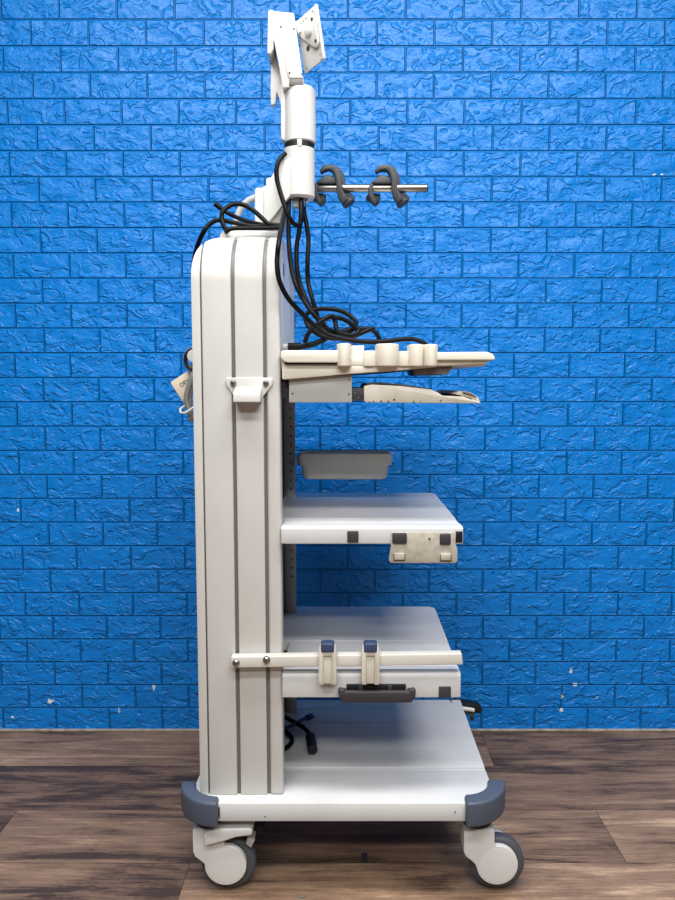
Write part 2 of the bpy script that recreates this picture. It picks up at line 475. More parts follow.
m = MB(); m.prism([(R0 - .006, ZT - .02), (R0 - .006, ztc), (xq + .012, ztc), (xq, ztc - .010), (xq, ZT - .03)], YC + .082, YCF - .082, 'plastic', 'y', .004, 3); m.build('top_cover', cart)
# perforated support rail on the far inner side
m = MB(); YR = YCF - .046
zr = AZ(386, YR)
xa, xb = AX(287.2, 500, YR), AX(295.6, 500, YR)
m.box(xa, xb, YR, YR + .004, ZB, zr, 'rail', .0008)
zz = ZB + .35
while zz < zr - .05:
    m.cyl((AX(291.2, 500, YR), YR - .0004, zz), .0024, .002, 'inner', 'y', .0003, 14); zz += .0218
m.build('support_rail', cart)
m = MB(); pa, pb = at(286, 244, YCF - .043), at(289.5, 258, YCF - .043)
m.prism([(1.56, zb + .03), (1.585, zb + .03), (1.585, zb + .055), (1.56, zb + .055)], R0 - .0036, R0 - .0028, 'sticker', 'x', 0); m.build('sticker', cart)

# --- shelves
def shelf(ytop, ybot, pxr, splits, YSF, nose):
    z1, z0 = AZ(ytop, YS), AZ(ybot, YS)
    x0, x1 = R0 - .026, AX(pxr, ybot, YS)
    m = MB(); ys = [YS] + [YF(s, z1) for s in splits] + [YSF]
    m.prism([(YS, z0), (YS, z1 - nose)] + arc(YS + nose, z1 - nose, nose, 180, 90, 6)[1:] + [(ys[1] - .0012, z1), (ys[1] - .0012, z0)], R0 + .0008, x1, 'shelf', 'x', .0012, 2)
    for k in range(1, len(ys) - 1):
        a, b = ys[k], ys[k + 1]
        dz = -.0012 * (k % 2 + 1)
        if k < len(ys) - 2: m.box(x0 if a > YC + .045 else R0 + .0008, x1, a, b - .0015, z1 - .02, z1 + dz, 'shelf', .0007, 1)
        else:
            rr = .02
            m.prism([(x0, a), (x1, a), (x1, b - rr)] + arc(x1 - rr, b - rr, rr, 0, 90, 6) + [(x0, b)], z1 - .024, z1 + dz, 'shelf', 'z', .0007, 1)
    m.box(R0 + .002, x1 - .003, YS + .005, YSF - .03, z0 + .002, z1 - .006, 'white', .001)
    return m.build('shelf', cart), z0, z1, x1
s1, z10, z11, x11 = shelf(527.2, 543.8, 463, (523.2, 518, 503.5), 1.888, .005)
s2, z20, z21, x21 = shelf(673, 697.5, 460.5, (665.5, 640), YSF, .010)
def capbox(name, par, px0, px1, py0, py1, Y, t, mm='capd', bev=.0012):
    a, b = at(px0, py0, Y), at(px1, py1, Y)
    m = MB(); m.box(a.x, b.x, Y, Y + t, b.z, a.z, mm, bev); return m.build(name, par)
capbox('edge_cap', s1, 347.3, 358.5, 531.3, 542.6, YS - .003, .01)
capbox('end_cap', s1, 455.3, 462.6, 531.5, 542.8, YS - .0015, .01, 'black')
# hanging zinc clip plate
m = MB(); YP = YS - .005
m.prism(pz([(391, 532.5), (456, 532.5), (455.5, 544), (457.5, 549), (457.5, 561), (455.5, 563.3), (391, 563), (388.8, 560), (391, 545)], YP), YP, YP + .004, 'zinc', 'y', .001)
plate = m.build('clip_plate', s1)
for a, b, c, d_ in ((392.3, 407, 533.2, 544), (440, 451, 534, 545)): capbox('rubber_plug', plate, a, b, c, d_, YP - .004, .008, 'capd', .003)
for a, b, c, d_ in ((393.2, 405.7, 554, 561.5), (440, 452, 554.5, 562)):
    capbox('slot', plate, a, b, c, d_, YP - .0007, .003, 'slot', .0006)
    capbox('tab', plate, a + 1.2, b - 1.2, c - .6, d_ - 1.6, YP - .004, .006, 'zinc', .001)
m = MB(); p = at(429.5, 538.5, YP); m.cyl((p.x, YP, p.z), .0024, .003, 'screw', 'y', .0004, 14); m.build('rivet', plate)
capbox('edge_cap', s2, 439, 451, 687, 698, YS - .003, .01)
# pull handle under the lower shelf
m = MB(); YH = YS - .02
m.prism(pz([(338, 690.5), (340, 689), (344, 690), (345, 692), (409, 692), (410, 690), (414, 689), (416, 690.5), (415.5, 698), (411, 703), (343, 703), (338.5, 697)], YH), YH, YH + .012, 'capd', 'y', .003, 3)
m.box(AX(341, 697, YH), AX(346, 697, YH), YH + .005, YS + .01, AZ(700, YH), AZ(692, YH), 'capd')
m.box(AX(408, 697, YH), AX(413, 697, YH), YH + .005, YS + .01, AZ(700, YH), AZ(692, YH), 'capd')
ph = m.build('pull_handle', s2)
m = MB(); a, b = at(346.5, 685, YS - .006), at(406, 693, YS - .006)
m.box(a.x, b.x, YS - .006, YS + .001, b.z, a.z, 'black', .001)
for px in (361, 390):
    q = at(px, 688.5, YS - .008); m.box(q.x - .004, q.x + .004, YS - .009, YS, q.z - .006, q.z + .006, 'capd', .001)
m.build('backing_plate', ph)

# --- side rail with clamps
YR1 = YC - .022
m = MB(); m.prism(pz([(231, 657), (462, 653.8), (463, 664.8), (231, 668)], YR1), YR1, YR1 + .021, 'railpaint', 'y', .0018, 3)
rail = m.build('side_rail', cart)
def screw(px, py, Y, par, r=.0075):
    p = at(px, py, Y); m = MB()
    m.lathe([(0, .0065), (.003, .0065), (.0045, .006), (.0045, .004), (r * .8, .003), (r, .001), (r, -.002), (0, -.002)], (p.x, Y, p.z), 'screw', 'y', 20)
    m.cyl((p.x, Y - .0066, p.z), .0024, .001, 'inner', 'y', .0002, 6)
    return m.build('screw', par)
screw(236, 663, YR1, rail); screw(266.5, 660, YR1, rail)
def clamp(px):
    Y = YR1 - .013; m = MB(); o = lambda pts: pz([(px + a, b + 1.6 * (b < 670)) for a, b in pts], Y)
    m.prism(o([(-9, 648), (-7.5, 644.5), (-4.5, 644.5), (-4, 652), (-3.8, 685), (-8.5, 685), (-9, 680)]), Y, YS - .002, 'beige', 'y', .0015)
    m.prism(o([(9, 648), (7.5, 644.5), (4.5, 644.5), (4, 652), (3.8, 685), (8.5, 685), (9, 680)]), Y, YS - .002, 'beige', 'y', .0015)
    m.prism(o([(-5, 653), (5, 653), (5, 684.5), (-5, 684.5)]), Y + .0035, Y + .013, 'beige', 'y', .001)
    m.prism(o([(-8.5, 650.5), (8.5, 650.5), (5, 655), (-5, 655)]), Y + .001, YS - .002, 'beige', 'y', .001)
    c = m.build('rail_clamp', rail)
    m = MB(); m.prism(o([(-7, 643.5), (-5, 642), (5, 642), (7, 643.5), (6.6, 651), (-6.6, 651)]), Y - .001, YS, 'navy', 'y', .002, 3); m.build('release_button', c)
clamp(327.5); clamp(370.5)

# --- hook bracket on the column face
YH2 = YC - .004
m = MB()
m.prism(pz([(226.5, 377.6), (272, 377.6), (273.3, 380), (272.5, 385), (262.5, 397), (262.5, 400), (234.5, 400), (234.5, 397), (226, 385), (225.3, 380)], YH2), YH2, YC, 'white', 'y', .001)
zt_, zb_, zm_ = AZ(386, YH2), AZ(404, YH2), AZ(394, YH2 - .03)
a, b = AX(235, 395, YH2), AX(262, 395, YH2)
m.prism([(YC, zt_), (YC - .032, AZ(393.5, YC - .032)), (YC - .034, AZ(402.5, YC - .034)), (YC, AZ(402.5, YC - .03))], a, b, 'white', 'x', .0025, 3)
hb = m.build('hook_bracket', cart)
screw(233.3, 382.8, YH2, hb, .006); screw(266, 383, YH2, hb, .006)

# --- top tray with scope holders
YT, YTF = YS - .006, YSF
tz = lambda py: AZ(py, YT)
m = MB()
xT0, xT1 = AX(281, 355, YT), AX(494.5, 357, YT)
# shallow slab
m.box(xT0 + .004, AX(487, 360, YT), YT + .012, YTF, tz(366), tz(356), 'cream', .003)
# left lip (rounded nose), right lip
m.prism(pz([(280.5, 352), (283, 350.3), (341, 350.3), (344, 355), (343, 358), (340, 362.6), (288, 362.6), (284, 361.5), (280.5, 358)], YT), YT, YT + .03, 'cream', 'y', .002, 3)
m.prism(pz([(430, 352.3), (487, 351.8), (493, 354), (495.5, 358.5), (494, 360.2), (430, 360.2)], YT), YT, YT + .03, 'cream', 'y', .002, 3)
m.prism(pz([(430, 359.5), (489, 359.5), (487, 364), (430, 366)], YT + .008), YT + .008, YTF - .004, 'cream', 'y', .002)
# rims along the right end and the back
m.box(xT1 - .012, xT1 - .0005, YT + .025, YTF, tz(360), tz(353), 'cream', .003, 3)
m.box(xT0, xT1, YTF - .014, YTF, tz(362), tz(354), 'cream', .003, 3)
# bracket wedge below
m.prism(pz([(282, 361), (345, 361), (345, 366), (446, 366), (400, 370.5), (350, 374), (284, 379.5), (282, 379)], YT + .012), YT + .012, YTF - .03, 'cream', 'y', .002)
tray = m.build('top_tray', cart)
def cup(px0, px1, py0, deep, mm='cream', w=None):
    m = MB(); a, b = AX(px0, 355, YT), AX(px1, 355, YT); c = (a + b) / 2; rx = (b - a) / 2
    ry = deep
    pts = [(c + rx * math.cos(t), YT + .012 - ry * math.sin(t)) for t in [PI * i / 16 for i in range(17)]]
    pts = [(b, YT + .05)] + pts + [(a, YT + .05)]
    m.prism(pts, tz(366.3), tz(py0), mm, 'z', .002, 3)
    return m.build('scope_holder', tray)
cup(336.8, 351.4, 343.6, .022); cup(363, 377, 350.5, .006); cup(376, 399.2, 343.8, .026); cup(398.6, 410.5, 351, .006); cup(409, 424.5, 344.3, .020); cup(423.8, 438.3, 344.3, .024)
m = MB(); a, b = at(351, 345.5, YT + .02), at(364, 366.3, YT + .02); m.box(a.x, b.x, YT + .02, YT + .05, b.z, a.z, 'cream', .001); m.build('holder_recess', tray)
m = MB(); Yq = YT + .02; m.prism(pz([(413, 366), (453, 366), (448, 374.5), (415, 375)], Yq), Yq, Yq + .16, 'slot', 'y', .002); m.build('latch_box', tray)

# --- keyboard drawer
YD, YDF = YS + .018, YSF - .03
m = MB(); m.prism(pz([(289, 377.5), (352, 375), (352, 402.5), (289, 402.5)], YD), YD, YDF, 'grey', 'y', .0015)
m.box(R0 - .02, AX(290, 390, YD), YD + .02, YDF, AZ(398, YD), AZ(382, YD), 'inner', .001)
for px, py in ((292.5, 393.5), (349, 379.5), (349, 394)):
    p = at(px, py, YD); m.cyl((p.x, YD, p.z), .0017, .002, 'inner', 'y', .0003, 12)
dr = m.build('keyboard_drawer', cart)
m = MB(); m.box(AX(350, 392, YD), AX(368, 392, YD), YD + .006, YDF - .02, AZ(401, YD), AZ(388, YD), 'inner', .001)
for px, py in ((355, 393), (358.5, 398), (361.5, 393)):
    p = at(px, py, YD + .006); m.cyl((p.x, YD + .006, p.z), .0018, .002, 'slot', 'y', .0003, 12)
m.build('drawer_runner', dr)
m = MB(); m.prism(pz([(364, 386), (372, 384.5), (400, 386), (431, 389.5), (437, 392), (443, 396), (463, 396.5), (470, 399), (480, 402.5), (479, 403.5), (366, 402.5), (364, 401)], YD - .006), YD - .006, YDF - .02, 'beige', 'y', .0015)
rng = random.Random(3)
for k in range(9):
    px = rng.uniform(368, 455); py = rng.uniform(399.5, 402.3); p = at(px, py, YD - .006)
    m.cyl((p.x, YD - .0062, p.z), rng.uniform(.0008, .002), .001, 'seam', 'y', .0002, 8)
kt = m.build('keyboard_tray', dr)
m = MB(); m.prism(pz([(364.5, 386), (366, 383), (380, 382.2), (405, 384.5), (430, 388.3), (433, 390.5), (372, 386)], YD), YD, YDF - .03, 'black', 'y', .001); m.build('keyboard_edge', kt)
m = MB(); m.prism(pz([(455, 394), (462, 391), (470, 392), (478, 397), (481, 403.3), (474, 402), (471, 398), (462, 396)], YD - .004), YD - .004, YDF - .05, 'beige', 'y', .0012)
m.prism(pz([(462, 391.2), (470, 392.3), (477, 397), (470, 395), (463, 393)], YD - .006), YD - .007, YD + .05, 'slot', 'y', .0008)
m.build('broken_front_strip', kt)

# --- grab handle behind the arm foot
m = MB(); Yh = YCF - .12
m.tube([at(234, 236, Yh), at(236, 222, Yh), at(239.5, 211, Yh), at(246, 202.5, Yh), at(254, 198, Yh), at(262, 196, Yh)], .0075, 'rail', 14, 6); m.build('grab_handle', cart)

# ------------------------------------------------------------------ storage bin
YN = YCF - .14; YNF = YCF - .047
pb = at(345, 481, YN)
bin_o = thing('storage_bin', (pb.x, (YN + YNF) / 2, pb.z), 'shallow grey plastic bin hung above the middle shelf', 'bin')
def ring_loft(m, rings, mm):
    t = bmesh.new(); R = []
    for pts, z in rings: R.append([t.verts.new((x, y, z)) for x, y in pts])
    n = len(R[0])
    for a, b in zip(R, R[1:]):
        for i in range(n): t.faces.new((a[i], a[(i + 1) % n], b[(i + 1) % n], b[i]))
    t.faces.new(R[0]); t.faces.new(R[-1])
    m._merge(t, mm)
z = lambda py: AZ(py, YN)
bx0, bx1 = AX(297, 460, YN), AX(393, 460, YN)
def rr(i, r): return rrect(bx0 + i, bx1 - i, YN + i, YNF - i, r, 5)
m = MB()
ring_loft(m, [(rr(.020, .012), z(480.5)), (rr(.013, .016), z(479.2)), (rr(.011, .018), z(476)), (rr(.0085, .016), z(466)), (rr(.0085, .016), z(465.6)), (rr(.002, .016), z(465.4)), (rr(0, .016), z(457)), (rr(.0005, .016), z(456)), (rr(.001, .016), z(454.2)), (rr(.006, .014), z(454.2)), (rr(.0085, .014), z(462)), (rr(.016, .012), z(478))], 'bin')
m.build('tub', bin_o)
m = MB(); m.box(AX(294.5, 463, YN), AX(303, 463, YN), YNF - .04, YNF + .001, z(467.5), z(460), 'bin', .001); m.build('mounting_lug', bin_o)

# ------------------------------------------------------------------ monitor arm
YA = 1.60
axp = at(299.6, 198, YA)
arm = thing('monitor_arm', (axp.x, YA, ztc), 'white monitor arm with round post and tilted mounting plate, on top of the column', 'monitor arm')
za = lambda py: AZ(py, YA)
rt = .0318
m = MB()
zb0, zb1 = za(199.5), za(150)
m.lathe([(0, zb0 + .012), (rt - .014, zb0 + .012), (rt - .014, zb0), (rt - .004, zb0), (rt, zb0 + .004), (rt, zb1), (rt - .004, zb1), (0, zb1)], (axp.x, YA, 0), 'plastic', 'z', 48)
m.build('lower_post', arm)
m = MB(); m.cyl((axp.x, YA, (za(151) + za(144.5)) / 2), rt - .0005, za(144.5) - za(151), 'black', 'z', .001, 48)
band = m.build('ring_band', arm)
ax2 = at(300.3, 115, YA).x
m = MB(); q = at(299.5, 147.5, YA - rt); m.box(q.x - .0045, q.x + .0045, YA - rt - .001, YA - rt + .006, za(151), za(144.5), 'plastic', .0006); m.build('band_gap', band)
m = MB(); m.lathe([(0, za(144.5)), (rt - .003, za(144.5)), (rt, za(144.5) + .003), (rt, za(89) - .005), (rt - .005, za(89)), (0, za(89))], (ax2, YA, 0), 'plastic', 'z', 48)
m.build('upper_post', arm)
# foot: wedge arm up from the column top
m = MB()
m.prism(pz([(262, 187.5), (266, 185), (281.5, 160), (290, 158), (290, 196), (266, 226), (260, 228)], YA - .03), YA - .03, YA + .03, 'plastic', 'y', .002, 3)
m.prism(pz([(254.5, 190), (256, 187.5), (263.5, 187.5), (263.5, 231), (254.5, 231)], YA - .036), YA - .036, YA + .036, 'plastic', 'y', .003, 3)
m.prism(pz([(266, 178.5), (270.5, 177), (271, 186), (266, 187)], YA), YA, YA + .03, 'plastic', 'y', .002)
foot = m.build('foot_bracket', arm)
m = MB(); m.prism(pz([(262, 226), (284, 200), (287, 204), (283, 232), (262, 232)], YA - .02), YA - .02, YA + .028, 'grey', 'y', .002); m.build('foot_gusset', foot)
# cable outlets under the lower post
m = MB(); m.box(axp.x - .014, axp.x + .012, YA - .012, YA + .012, zb0 - .018, zb0 + .014, 'grey', .003); m.build('cable_gland', arm)
# upper arm: slanted channel
Yu = YA - .028
m = MB()
m.prism(pz([(272.5, 10.8), (294, 12.8), (295.5, 28), (304.5, 86), (282.5, 88), (278, 60), (271.5, 30)], Yu), Yu, YA + .03, 'plastic', 'y', .002, 3)
uc = m.build('arm_cover', arm)
m = MB(); m.prism(pz([(279.5, 21.5), (292, 23.5), (296, 28), (303, 78), (289.5, 78), (287, 72)], Yu - .004), Yu - .004, Yu + .001, 'plastic', 'y', .0012)
for px, py in ((281, 26.5), (294, 28.5), (289.5, 72.5), (302, 74)):
    p = at(px, py, Yu - .005); m.cyl((p.x, Yu - .0045, p.z), .0018, .002, 'inner', 'y', .0003, 10)
m.build('cover_plate', uc)
m = MB(); m.prism(pz([(289.5, 78.5), (302.5, 78.5), (303.5, 85.5), (289, 85.5)], Yu - .002), Yu - .003, Yu + .005, 'slot', 'y', .001); m.build('pivot_gap', uc)
m = MB()
m.prism(pz([(268, 11), (270, 9.3), (273.5, 9.8), (273.2, 48), (270.5, 54.5), (267, 53)], Yu - .004), Yu - .004, YA + .034, 'plastic', 'y', .002, 3)
m.build('arm_end_cap', arm)
m = MB()
m.prism(pz([(271.5, 50), (275, 50), (284, 88), (284.5, 112), (282, 118), (281, 106), (279, 98), (276.8, 92), (275.3, 104), (271, 105.5), (270.5, 88)], YA + .01), YA + .008, YA + .028, 'plastic', 'y', .0015)
m.prism(pz([(281.5, 86), (290, 86), (290, 141), (283.5, 143), (281.5, 140)], YA + .01), YA - .005, YA + .03, 'plastic', 'y', .002)
m.build('cable_channel', arm)
# tilted mounting plate (seen from its back), nearer at the right
c00, c10, c11, c01 = at(304.3, 74, 1.600), at(324.2, 58.5, 1.550), at(315.2, 5.2, 1.550), at(296.2, 21.3, 1.600)
c11 = c10 + (c01 - c00)
U = (c10 - c00); V = (c01 - c00); Nn = U.cross(V).normalized()
if Nn.y > 0: Nn = -Nn
def plate_pts(uv): return [c00 + U * a + V * b for a, b in uv]
def slab(m, uv, h0, h1, mm, bev=.0012):
    u, w = U.normalized(), V.normalized(); w2 = Nn.cross(u)
    fr_ = Matrix(((u.x, w2.x, Nn.x, c00.x), (u.y, w2.y, Nn.y, c00.y), (u.z, w2.z, Nn.z, c00.z), (0, 0, 0, 1)))
    inv = fr_.inverted(); P = [inv @ p for p in plate_pts(uv)]
    m.prism([(p.x, p.y) for p in P], h0, h1, mm, 'z', bev, 2, fr_)
m = MB(); slab(m, [(0, 0), (1, 0), (1, 1), (0, 1)], -.004, 0, 'plastic')
slab(m, [(.97, 0), (1.01, 0), (1.01, 1), (.97, 1)], -.005, .003, 'plastic')
for a, b in ((.18, .90), (.32, .90), (.46, .90), (.15, .06), (.85, .12), (.80, .93), (.86, .02)):
    m.cyl(c00 + U * a + V * b, .0016, .0012, 'inner', Nn, .0003, 10)
mp_ = m.build('mounting_plate', arm)
m = MB(); hub = [(.14, .76), (.22, .82), (.52, .86), (.84, .82), (.94, .73), (.95, .32), (.88, .25), (.70, .28), (.16, .64), (.12, .70)]
slab(m, hub, -.001, .006, 'plastic', .0025)
for a, b in ((.82, .77), (.84, .36)): m.cyl(c00 + U * a + V * b + Nn * .0062, .0035, .001, 'inner', Nn, .0002, 14)
m.cyl(c00 + U * .36 + V * .38 + Nn * .0005, .0048, .002, 'inner', Nn, .0003, 14)
hb_ = m.build('tilt_hub', mp_)
m = MB(); kc = c00 + U * .60 + V * .61 + Nn * .006
m.lathe([(0, .006), (.007, .0055), (.0095, .004), (.0105, .001), (.0095, -.004), (0, -.004)], kc, 'plastic', Nn, 28); m.build('knob', hb_)
m = MB(); m.tube([at(288, 26, YA), at(297, 26, YA - .005), c00 + U * .2 + V * .70 + Nn * .002], .0075, 'plastic', 16, 4); m.build('swivel_joint', arm)

# ------------------------------------------------------------------ scope hanger
YG = 1.66
g0, g1 = at(302, 189.6, YG), at(427, 187, YG)
g0.z = g1.z = (g0.z + g1.z) / 2
hang = thing('hanger_rail', (g0.x, YG, g0.z), 'steel hanger rail with two grey hooks, jutting out behind the arm post', 'rail')
m = MB(); ln = g1.x - g0.x
m.lathe([(0, -ln / 2), (.0078, -ln / 2), (.0084, -ln / 2 + .001), (.0084, ln / 2 - .002), (.0074, ln / 2), (0, ln / 2)], ((g0.x + g1.x) / 2, YG, g0.z), 'steel', 'x', 28); m.build('rod', hang)
m = MB(); m.cyl((g1.x + .0002, YG, g0.z), .0076, .003, 'black', 'x', .0005, 24); m.build('end_plug', hang)
def hook(px):
    o = lambda pts, Y: pz([(px - 1 + a * .90, 187 + (b - 187) * .93) for a, b in pts], Y)
    Y = YG - .011
    m = MB()
    # saddle block behind and over the rod
    m.prism(o([(-15, 183.5), (-15, 180), (-11, 178.5), (-8, 174.5), (-2, 173.5), (4, 177), (8, 180), (8, 183.5)], Y), Y - .002, YG + .024, 'hook', 'y', .002)
    m.prism(o([(-17, 184), (-16, 182), (8, 182), (8, 185.6), (-16, 185.6)], YG + .01), YG + .002, YG + .022, 'black', 'y', .001)
    # left claw
    m.prism(o([(-19, 186), (-17, 182), (-13, 183.5), (-15, 191), (-10, 202), (-12, 207), (-16, 203), (-20, 195)], Y), Y, Y + .010, 'hook', 'y', .003, 3)
    m.prism(o([(-20, 194), (-15, 193), (-6, 195), (-7, 203), (-12, 207), (-16, 203), (-23, 199)], YG + .010), YG + .008, YG + .03, 'hook', 'y', .003, 3)
    # arched beak: over the top then down across the rod to a right claw
    path = [(-11, 171.5), (-8, 167.8), (-2, 166), (4, 168), (8, 174), (9.5, 181), (9, 189), (12, 197), (16, 203)]
    wdt = [1.8, 2.6, 3.0, 3.6, 3.8, 3.4, 3.2, 4.0, 4.0]
    P = [Vector(p).to_3d() for p in path]; Lp, Rp = [], []
    for i in range(len(P)):
        d_ = (P[min(i + 1, len(P) - 1)] - P[max(i - 1, 0)]).normalized(); nn = Vector((-d_.y, d_.x, 0))
        Lp.append((P[i] + nn * wdt[i])[:2]); Rp.append((P[i] - nn * wdt[i])[:2])
    m.prism(o(Lp + Rp[::-1], Y), Y - .008, Y + .012, 'hook', 'y', .002, 2)
    m.prism(o([(2, 165), (9, 167), (14, 175), (16, 186), (21, 195), (26, 199), (25, 203), (17, 207), (12, 200), (7, 186), (5, 176)], YG + .012), Y + .011, YG + .032, 'hook', 'y', .003, 3)
    m.prism(o([(12, 198), (19, 198.5), (25, 201), (17, 207), (13, 205)], Y), Y - .004, YG + .024, 'hook', 'y', .003, 3)
    return m.build('scope_hook', hang)
h1 = hook(387)
h2 = h1.copy(); col.objects.link(h2); h2.parent = hang; h2.matrix_parent_inverse = h1.matrix_parent_inverse.copy()
h2.location.x = h1.location.x - 55.0 / F * YG * .97

# ------------------------------------------------------------------ cables
def cable(name, pts, r, label, mm='cable', group=None, cat='cable', ends=None, sub=7):
    m = MB(); P = [at(*p) for p in pts]
    m.tube(P, r, mm, 10, sub)
    if ends: ends(m, P)
    return tag(m.build(name), label, cat, group)
rc = .0048
ZTR = tz(356)
Y5 = YC + .09
cable('cable', [(193.5, 300, Y5 + .06), (193.2, 275, Y5 + .06), (194, 261, Y5 + .05), (197, 247, Y5 + .03), (203, 233, Y5), (210, 224, Y5), (219, 220, Y5), (233, 222.5, Y5), (251, 226, Y5), (270, 226.5, Y5), (281, 226.5, Y5)], .0046,
      'black cable hanging down over the rounded back of the column top', sub=8)
cable('cable', [(228, 233, Y5 - .018), (224, 226, Y5 - .018), (221.8, 218, Y5 - .014), (223.6, 210.4, Y5 - .012), (233, 204.5, Y5), (244, 205, Y5 + .005), (254.7, 211.5, Y5), (263, 219, Y5 - .012), (269, 224, Y5 - .015), (281, 225.5, Y5 - .012)], .0046,
      'black cable arching in a loop above the column top', sub=8)
cable('cable', [(217.3, 205.6, Y5 + .016), (226, 212, Y5 + .016), (238.7, 218.2, Y5 + .014), (254, 223, Y5 + .014), (268, 225, Y5 + .016), (281, 225, Y5 + .016)], .0042,
      'black cable with a loose tip, lying straight over the column top', ends=lambda m, P: m.tube([P[0] + Vector((-.004, 0, .004)), P[0] + (P[1] - P[0]) * .35], .0055, 'cable', 10, 3), sub=8)
cable('cable', [(224.5, 232, Y5 - .03), (232, 228.7, Y5 - .03), (246, 228.3, Y5 - .026), (262, 228.3, Y5 - .026), (282, 227.5, Y5 - .03)], .0044,
      'black cable lying lowest, flat along the column top', sub=8)
YP0 = YA - .012
# loop from the band into the post's underside
cable('cable', [(285.5, 153.5, YA - .03), (280, 159, YA - .04), (276.8, 168, YA - .045), (277, 179, YA - .045), (280.5, 193, YA - .047), (286.7, 211.5, YA - .05), (292, 221.5, YA - .045), (297.5, 225.3, YA - .03), (301.5, 220, YA - .02), (302.3, 208, YA - .012), (301, 199, YA - .01)], rc,
      'black cable looping from the side of the arm post back into its underside', sub=8)
cable('cable', [(288, 200, YP0), (286, 208, YP0 - .01), (283, 219, 1.52), (279.2, 240, 1.425), (277.2, 257, 1.418), (277.6, 271, 1.417), (280.5, 284, 1.42), (289, 299.5, 1.43), (302, 313.5, 1.445), (315, 326, 1.455), (328, 334.5, 1.46), (347, 339.5, 1.465), (366, 341.8, 1.47), (385, 341.3, 1.47), (401, 339.4, 1.475), (413, 339.2, 1.48), (421, 341.5, 1.48), (427, 345.5, 1.48)], rc,
      'black cable crossing the column face and running right along the tray', sub=8)
YQ = 1.56
def connector(m, P):
    d_ = (P[-1] - P[-2]).normalized()
    m.tube([P[-1] - d_ * .008, P[-1] + d_ * .018], .0078, 'cable', 12, 2)
    m.tube([P[-1] + d_ * .017, P[-1] + d_ * .028], .0062, 'rail', 12, 2)
cable('cable', [(288.8, 200, YP0), (288.6, 221, YP0 - .01), (288.9, 245, YP0 - .02), (291.5, 268, YP0 - .03), (296, 285, YQ - .02), (303, 299, YQ - .02), (312, 312, YQ - .03), (322, 323, YQ - .03), (330, 330.5, YQ - .03), (341, 333, YQ - .025), (352, 330, YQ - .02), (356, 322.5, YQ), (349, 315, YQ + .01), (338, 310, YQ + .01), (326, 308.8, YQ + .01), (317, 309.5, YQ), (309, 312, YQ - .01), (305.5, 318, YQ - .02), (309, 327, YQ - .03), (318, 334, YQ - .035), (332, 338.3, YQ - .035), (350, 337.5, YQ - .03), (364, 332, YQ - .02), (374, 327.5, YQ - .015)], rc,
      'black cable coiling in a wide oval above the tray', sub=7)
cable('cable', [(301, 201, YP0 - .006), (301, 214, YP0 - .012), (299.5, 229, YP0 - .012), (296.7, 247, YP0 - .012), (297, 268, YP0 - .016), (300, 284, YQ + .01), (306, 299, YQ), (313.5, 314, YQ), (321, 319.5, YQ), (332, 317, YQ - .04), (344, 319.5, YQ - .035), (354, 326, YQ - .03), (358.5, 331, YQ - .03), (352, 335.5, YQ - .04), (338, 331.5, YQ - .045), (335, 321, YQ - .04), (331, 316, YQ - .045), (318, 323.5, YQ - .05), (308, 334, YQ - .05), (305, 343, YQ - .05)], rc,
      'black cable of the middle drop, knotted across the tangle', sub=7)
cable('cable', [(303.5, 200, YP0 + .006), (304, 212, YP0 + .006), (306.5, 225, YP0 + .006), (308.4, 240, YP0 + .006), (307.5, 262, YP0), (308, 281, YQ + .03), (312, 298, YQ + .02), (316.5, 313, YQ + .02), (320, 326, YQ + .02), (329, 334, YQ + .015), (341, 331.5, YQ + .01), (357, 329, YQ + .01), (368, 329, YQ + .01), (374.5, 331.5, YQ + .01), (378.5, 337, YQ + .01), (380.5, 343.5, YQ + .01)], rc,
      'black cable hanging furthest right under the arm post, tail bent over the tray', sub=7)
cable('cable', [(330, 336, YQ - .02), (322, 340.5, YQ - .03), (312, 344.5, YQ - .035), (303, 346.3, YQ - .035), (297, 346.5, YQ - .035)], .0056,
      'short black cable end with a round plug lying on the tray by the column', ends=connector, sub=6)
# ---- cables on the base shelf
def onb(px, py, h=0.006):
    p = on(px, py, ZB + h); return p
def bcable(name, pts, r, label, mm='cable', ends=None):
    m = MB(); P = [on(px, py, ZB + h) for px, py, h in pts]
    m.tube(P, r, mm, 10, 7)
    if ends: ends(m, P)
    return m, P
m, P = bcable('c', [(268, 706, .02), (276, 711, .03), (283, 716, .03), (295, 722.5, .02), (302, 726.5, .02), (307, 731, .018), (310, 735.5, .013)], .0052, '')
d_ = (P[-1] - P[-2]).normalized()
pc = tag(m.build('power_cable'), 'black power cable ending in a moulded plug on the base shelf', 'cable')
m = MB(); q0, q1, q2 = on(309.8, 735, ZB + .013), on(311.3, 742, ZB + .013), on(312.5, 750, ZB + .012)
m.tube([q0, q0 * .8 + q1 * .2], .008, 'black', 14, 2); m.tube([q0 * .75 + q1 * .25, q1, q2], .0112, 'black', 16, 4); m.build('plug', pc)
m, P = bcable('c', [(268, 735, .008), (278, 731, .012), (284, 728.5, .02), (292, 725.3, .02), (303, 719.3, .018), (308, 717.5, .016)], .0042, '', 'cableb')
d_ = (P[-1] - P[-2]).normalized()
vc = tag(m.build('video_cable'), 'dark blue cable with a metal connector on the base shelf', 'cable')
m = MB(); m.tube([P[-1] - d_ * .004, P[-1] + d_ * .012], .0068, 'cableb', 14, 2); m.tube([P[-1] + d_ * .010, P[-1] + d_ * .020], .006, 'screw', 14, 2); m.build('connector', vc)
m, P = bcable('c', [(268, 724, .006), (278, 726, .006), (283.5, 729.5, .006), (290, 735.5, .006), (292, 741.5, .006), (286, 748, .006), (276, 752, .006), (266, 754, .006)], .0052, '')
tag(m.build('cable'), 'black cable loop on the base shelf beside the column', 'cable')

